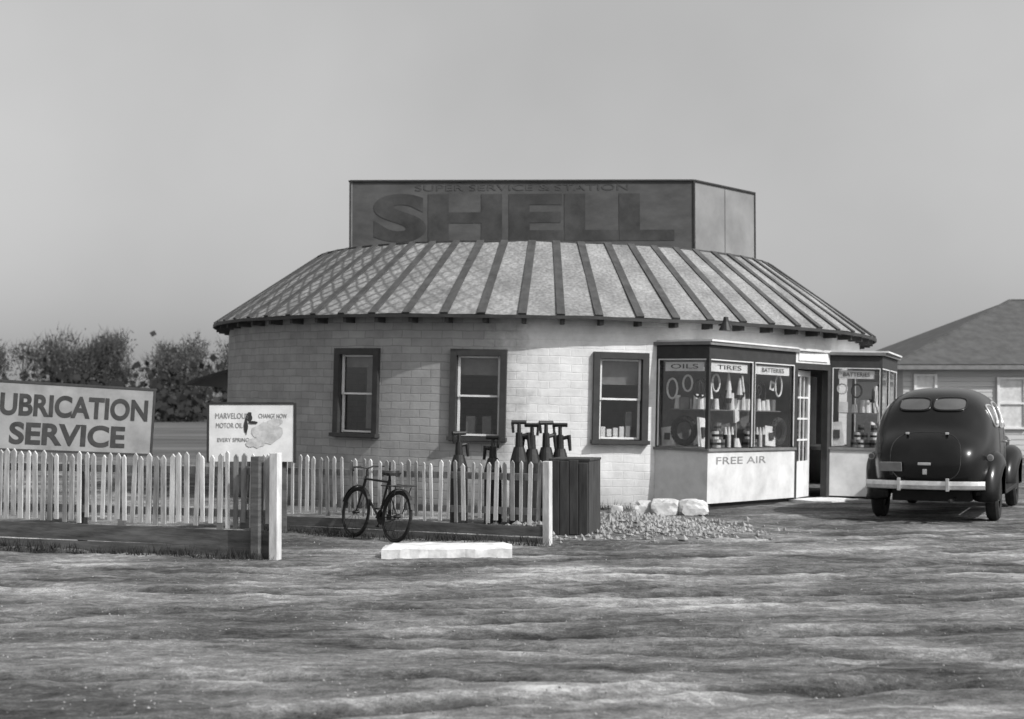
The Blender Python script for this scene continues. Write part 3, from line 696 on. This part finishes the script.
def treemass():
    rd=random.Random(11); b=MB()
    dk=mat('distant_foliage_dark',.04,.95,.35,.25,0,spec=.1); lt=mat('distant_foliage_light',.085,.95,.35,.25,0,spec=.1); tr=mat('distant_trunk',.06,.95,.3,1,0)
    x=-100
    while x<20:
        y=rd.uniform(128,158); h=rd.uniform(7.6,9.7)*(y/142)*(1+.10*noise.noise(Vector((x*.07,0,0)))); w=rd.uniform(1.8,3.0)
        if x>5: h*=.7
        b.cyl((x,y,0),(x+rd.uniform(-.4,.4),y,h*.85),.16,.05,tr,5,False)
        cl=[]
        for i in range(8):
            a=rd.uniform(0,6.28); z=h*rd.uniform(.3,.85); c=Vector((x+math.cos(a)*w*.5,y+math.sin(a)*w*.5,z)); cl.append((c,rd.uniform(.7,1.4)))
            b.cyl((x,y,z*.65),c,.07,.03,tr,4,False)
        cl.append((Vector((x,y,h*.82)),1.1))
        for c,r in cl:
            mt=dk if rd.random()<.5 else lt
            for i in range(36):
                q=c+Vector((rd.gauss(0,r*.45),rd.gauss(0,r*.45),rd.gauss(0,r*.4))); q.z=max(.3,q.z)
                if q.z>h: continue
                dr=Vector((rd.gauss(0,.45)+(q.x-x)*.15,rd.gauss(0,.3),1)).normalized()*rd.uniform(.5,1.3); s=Vector((.035,0,0))
                b.add([q-s,q+s,q+dr],[(0,1,2)],tr)
            for i in range(56):
                q=c+Vector((rd.gauss(0,r*.6),rd.gauss(0,r*.6),rd.gauss(0,r*.45))); q.z=max(.2,min(q.z,h)); s=rd.uniform(.07,.19)
                u=Vector((rd.gauss(0,1),rd.gauss(0,1),rd.gauss(0,1))).normalized(); v=u.orthogonal().normalized()
                b.add([q-u*s,q+v*s*.6,q+u*s,q-v*s*.6],[(0,1,2,3)],mt)
        for i in range(90):
            q=Vector((x+rd.uniform(-2.5,2.5),y+rd.uniform(-5,0),abs(rd.gauss(0,2.4)))); s=rd.uniform(.15,.45)
            u=Vector((rd.gauss(0,1),rd.gauss(0,.3),rd.gauss(0,1))).normalized(); v=u.cross(Vector((0,1,0))).normalized()
            b.add([q-u*s,q+v*s,q+u*s,q-v*s],[(0,1,2,3)],dk)
        x+=rd.uniform(.6,1.4)
    b.make('distant_trees')
treemass()

# ---------------------------------------------------------------- sedan
CAR=empty('parked_sedan',(6.0,19.85,0),(0,0,-R(24))); CAR.scale=(1.04,1.05,1.07)
secs=[(-1.10,.32,.50,.78,2.2),(-1.07,.48,.46,.92,2.4),(-.98,.60,.42,1.04,2.6),(-.80,.67,.40,1.14,2.7),(-.62,.71,.38,1.22,2.7),(-.48,.735,.38,1.34,2.7),(-.32,.75,.38,1.50,2.8),(-.10,.77,.38,1.63,2.9),(.2,.785,.38,1.70,3.0),(.6,.79,.38,1.735,3.1),(1.0,.79,.38,1.74,3.1),(1.45,.78,.38,1.715,3.1),(1.8,.76,.38,1.63,2.9),(2.0,.73,.38,1.46,2.7),(2.2,.69,.38,1.2,2.5),(2.35,.62,.38,1.12,2.4),(2.8,.50,.4,1.08,2.3),(3.3,.38,.42,1.03,2.2),(3.58,.28,.45,.96,2.1),(3.68,.14,.5,.8,2)]
b=MB(); NT=20; vs=[]; zc=.86
for y,w,zb,zt_,n in secs:
    ring=[]
    zcc=min(zc,(zb+zt_)/2+.05)
    ring.append((w*.8,zb)); ring.append((w*.97,zb+.08)); ring.append((w,(zb+zcc)/2+.03))
    for i in range(NT+1):
        t=math.pi*i/NT; cx=math.cos(t); sx=math.sin(t)
        ring.append((w*math.copysign(abs(cx)**(2/n),cx),zcc+(zt_-zcc)*abs(sx)**(2/n)))
    ring+=[(-w,(zb+zcc)/2+.03),(-w*.97,zb+.08),(-w*.8,zb)]
    vs+=[(x,y,z) for x,z in ring]; nrr=len(ring)
fs=[(j*nrr+i,j*nrr+(i+1)%nrr,(j+1)*nrr+(i+1)%nrr,(j+1)*nrr+i) for j in range(len(secs)-1) for i in range(nrr)]
fs+=[tuple(range(nrr)),tuple(range((len(secs)-1)*nrr,len(secs)*nrr))]
b.add(vs,fs,M['car_paint']); body=b.make('body',CAR,smooth=True,sub=2)
bpy.context.view_layer.update()
dg=bpy.context.evaluated_depsgraph_get(); bmb=bmesh.new(); bmb.from_mesh(body.evaluated_get(dg).to_mesh()); bvh=BVHTree.FromBMesh(bmb)
def patch(b,cx,cz,hx,hz,o,ax,dr,mt,rim,n=4,off=.006,na=32):
    def hit(u,v,of):
        loc,nr,i,ds=bvh.ray_cast(Vector(o(u,v)),Vector(dr))
        if loc is None: return None
        if nr.dot(Vector(dr))>0: nr=-nr
        return loc+nr*of
    vs=[]; rr=[0.01,.35,.7,.9,1.0]
    for r in rr:
        for i in range(na):
            t=6.2832*i/na; c,s=math.cos(t),math.sin(t)
            h=hit(cx+hx*r*math.copysign(abs(c)**(2/n),c),cz+hz*r*math.copysign(abs(s)**(2/n),s),off)
            if h is None: return
            vs.append(h)
    fs=[(j*na+i,j*na+(i+1)%na,(j+1)*na+(i+1)%na,(j+1)*na+i) for j in range(len(rr)-1) for i in range(na)]+[tuple(range(na))]
    b.add(vs,fs,mt)
    if rim:
        vs=[]
        for k,of in((1.0,.004),(1.0,.016),(1.0+.018/hx,.016),(1.0+.018/hx,.002)):
            for i in range(na):
                t=6.2832*i/na; c,s=math.cos(t),math.sin(t)
                h=hit(cx+(hx*k)*math.copysign(abs(c)**(2/n),c),cz+(hz+(k-1)*hx)*math.copysign(abs(s)**(2/n),s),of)
                if h is None: return
                vs.append(h)
        fs=[(j*na+i,j*na+(i+1)%na,(j+1)*na+(i+1)%na,(j+1)*na+i) for j in range(3) for i in range(na)]
        b.add(vs,fs,rim)
b=MB()
for s in(-1,1):
    patch(b,s*.225,1.50,.20,.075,lambda u,v:(u,-3,v),0,(0,1,0),M['carglass'],M['car_paint'],3.4)
    patch(b,s*.29,1.36,.25,.15,lambda u,v:(u,5,v),0,(0,-1,0),M['carglass'],M['chrome'],4)
    for yc,hy,hz_ in((.26,.19,.13),(.86,.32,.16),(1.52,.27,.15)):
        patch(b,yc,1.36-(.01 if yc<.5 else 0),hy,hz_,lambda u,v:(s*2,u,v),0,(-s,0,0),M['carglass'],M['chrome'],4)
b.make('windows',CAR,smooth=True)
b=MB()
def groove(pts_,w=.006,dr=(0,1,0),src=-3):
    hs=[]
    for x,z in pts_:
        if dr[1]: loc,nr,i,ds=bvh.ray_cast(Vector((x,-3,z)),Vector((0,1,0)))
        else: loc,nr,i,ds=bvh.ray_cast(Vector((src,x,z)),Vector(dr))
        if loc: hs.append(loc)
    for a,c in zip(hs,hs[1:]): b.cyl(a,c,w,w,M['ink'],5,False)
tp=[]
for i in range(33):
    t=math.pi*2*i/32; c,s=math.cos(t),math.sin(t); tp.append((.44*math.copysign(abs(c)**.6,c),.84+.31*math.copysign(abs(s)**.7,s)))
groove(tp)
for s in(-1,1):
    for yy in(.52,1.19,1.86): groove([(yy,.5+i*.06) for i in range(17)],.005,(-s,0,0),s*2)
b.make('panel_seams',CAR)
b=MB()
b.box((0,-1.155,.76),(.16,.04,.035),M['chrome']); b.box((0,-1.12,.66),(.05,.05,.07),M['chrome'])
for s in(-1,1): b.box((s*.25,-.83,1.135),(.04,.1,.03),M['chrome'])
b.box((-.42,-1.16,.72),(.28,.012,.12),M['trim_mid'],rx=R(8)); b.box((-.42,-1.1,.66),(.04,.09,.1),M['iron'])
b.make('trunk_fittings',CAR,bevel=.006)
def fender(s,yc,rear):
    b=MB(); vs=[]; cs=[(.52,.42),(.60,.495),(.70,.535),(.79,.525),(.86,.47),(.89,.40),(.895,.33)]; na=26
    a0,a1=(-12,188) 
    for i in range(na+1):
        ph=R(a0+(a1-a0)*i/na); 
        for x,r in cs:
            yy=-math.cos(ph)*r*(1.22 if math.cos(ph)>0 else 1.12); zz=.37+math.sin(ph)*r
            kx=1-.10*abs(math.cos(ph))**2
            if not rear and yy<0: yy*=1.25
            vs.append((s*(.5+(x-.5)*kx),yc+yy,max(zz,.2)))
    n=len(cs); fs=[(i*n+j,(i+1)*n+j,(i+1)*n+j+1,i*n+j+1) for i in range(na) for j in range(n-1)]
    b.add(vs,fs,M['car_paint']); o=b.make('fender',CAR,smooth=True); so=o.modifiers.new('s','SOLIDIFY'); so.thickness=.018; so.offset=0
    m=o.modifiers.new('sub','SUBSURF'); m.levels=1; m.render_levels=1
for s in(-1,1): fender(s,0,True); fender(s,2.95,False)
def wheel(x,y):
    b=MB(); na=36
    prof=[(-.07,.20),(-.085,.26),(-.08,.325),(-.05,.355),(0,.362),(.05,.355),(.08,.325),(.085,.26),(.07,.20)]
    vs=[];n=len(prof)
    for i in range(na):
        t=6.2832*i/na
        for px,r in prof: vs.append((x+px,y+math.cos(t)*r,.355+math.sin(t)*r))
    b.add(vs,[(i*n+j,((i+1)%na)*n+j,((i+1)%na)*n+j+1,i*n+j+1) for i in range(na) for j in range(n-1)],M['tire'])
    sg=1 if x>0 else -1
    b.cyl((x-.05,y,.355),(x+.05,y,.355),.205,.205,M['iron'],24); b.cyl((x+sg*.05,y,.355),(x+sg*.075,y,.355),.14,.09,M['chrome'],20)
    b.make('wheel',CAR,smooth=False)
for x in(-.74,.74):
    for y in(0,2.95): wheel(x,y)
b=MB(); 
for s in(-1,1): b.box((s*.75,1.47,.34),(.22,1.9,.05),M['iron'])
b.box((0,1.4,.34),(1.0,3.9,.16),M['iron']); b.cyl((-.7,0,.355),(.7,0,.355),.04,.04,M['iron']); b.cyl((-.7,2.95,.355),(.7,2.95,.355),.04,.04,M['iron'])
b.cyl((.3,-1.1,.3),(.3,.3,.3),.022,.022,M['iron'],10)
b.make('running_boards',CAR,bevel=.01)
def bumper(sgn,yc):
    b=MB(); n=18; prof=[(-.0,-.055),(.02,-.045),(.028,0),(.02,.045),(0,.055),(-.008,0)]; vs=[]
    for i in range(n+1):
        u=-1+2*i/n; x=u*.74; y=yc+sgn*(-.12*u**2-.05*u**6)
        for q,z in prof: vs.append((x,y+sgn*q,.50+z))
    k=len(prof); b.add(vs,[(i*k+j,(i+1)*k+j,(i+1)*k+(j+1)%k,i*k+(j+1)%k) for i in range(n) for j in range(k)]+[tuple(range(k)),tuple(range(n*k,n*k+k))],M['chrome'])
    for s in(-.3,.3): b.box((s,yc+sgn*.015,.51),(.04,.05,.16),M['chrome']); b.cyl((s,yc-sgn*.02,.48),(s,yc-sgn*.35,.46),.02,.02,M['iron'])
    b.make('bumper',CAR,smooth=False,bevel=.004)
bumper(-1,-1.27); bumper(1,3.85)
b=MB()
for s in(-1,1):
    b.cyl((s*.76,-.52,.83),(s*.76,-.60,.83),.02,.042,M['chrome'],14); b.cyl((s*.76,-.60,.83),(s*.76,-.61,.83),.036,.03,M['trim_mid'],14); b.cyl((s*.72,-.5,.8),(s*.76,-.54,.83),.02,.02,M['iron'],8)
    for i in range(8):
        y0_=2.95+i*.07; y1_=y0_+.07; r0=.115*math.sqrt(max(0.02,1-((7-i)/7.6)**2)); r1=.115*math.sqrt(max(.02,1-((6.0-i)/7.6)**2)); b.cyl((s*.56,y0_,.93),(s*.56,y1_,.93),r0,r1,M['car_paint'],16,i in(0,7))
    b.cyl((s*.56,3.515,.93),(s*.56,3.53,.93),.112,.09,M['chrome'],16)
    for yy in(1.13,1.8): b.cyl((s*.78,yy,1.0),(s*.82,yy-.0,1.0),.012,.012,M['chrome'],8); b.cyl((s*.82,yy,1.0),(s*.81,yy-.11,1.0),.012,.009,M['chrome'],8)
b.make('lamps_and_handles',CAR)

# ---------------------------------------------------------------- light
el,rot=R(41),R(126)
w=D.worlds.new('World'); scn.world=w; w.use_nodes=True; nt=w.node_tree; L=nt.links.new
bg=nt.nodes['Background']; sky=N(nt,'ShaderNodeTexSky',sky_type='NISHITA'); sky.sun_disc=False; sky.sun_elevation=el; sky.sun_rotation=rot; sky.dust_density=4; sky.air_density=1.2
bw=N(nt,'ShaderNodeRGBToBW'); L(sky.outputs[0],bw.inputs[0])
tc=N(nt,'ShaderNodeTexCoord'); no=N(nt,'ShaderNodeTexNoise'); no.inputs['Scale'].default_value=2.2; no.inputs['Detail'].default_value=5; L(tc.outputs['Generated'],no.inputs['Vector'])
mr=N(nt,'ShaderNodeMapRange'); mr.inputs[1].default_value=.3; mr.inputs[2].default_value=.7; mr.inputs[3].default_value=.87; mr.inputs[4].default_value=1.13; L(no.outputs[0],mr.inputs[0])
hz=N(nt,'ShaderNodeMath',operation='MULTIPLY_ADD'); hz.inputs[1].default_value=.8; hz.inputs[2].default_value=2.0; L(bw.outputs[0],hz.inputs[0])
mu=N(nt,'ShaderNodeMath',operation='MULTIPLY'); L(hz.outputs[0],mu.inputs[0]); L(mr.outputs[0],mu.inputs[1]); L(mu.outputs[0],bg.inputs[0]); bg.inputs[1].default_value=.125
sd=Vector((math.sin(rot)*math.cos(el),math.cos(rot)*math.cos(el),math.sin(el)))
sl=D.lights.new('sun','SUN'); sl.energy=4.1; sl.angle=R(.6); sl.color=(1,.995,.985); so=D.objects.new('sun',sl); so.rotation_euler=sd.to_track_quat('Z','Y').to_euler(); so.location=(20,-20,30); scn.collection.objects.link(so)
scn.view_settings.view_transform='Standard'; scn.view_settings.look='None'; scn.view_settings.exposure=0

cam=D.cameras.new('camera'); cam.lens=1400/1024*36; cam.sensor_width=36; cam.clip_end=4000; co=D.objects.new('camera',cam); co.location=(0,0,1.6); co.rotation_euler=(R(91.86),0,0); scn.collection.objects.link(co); scn.camera=co
cam.dof.use_dof=True; cam.dof.focus_distance=14; cam.dof.aperture_fstop=2.2
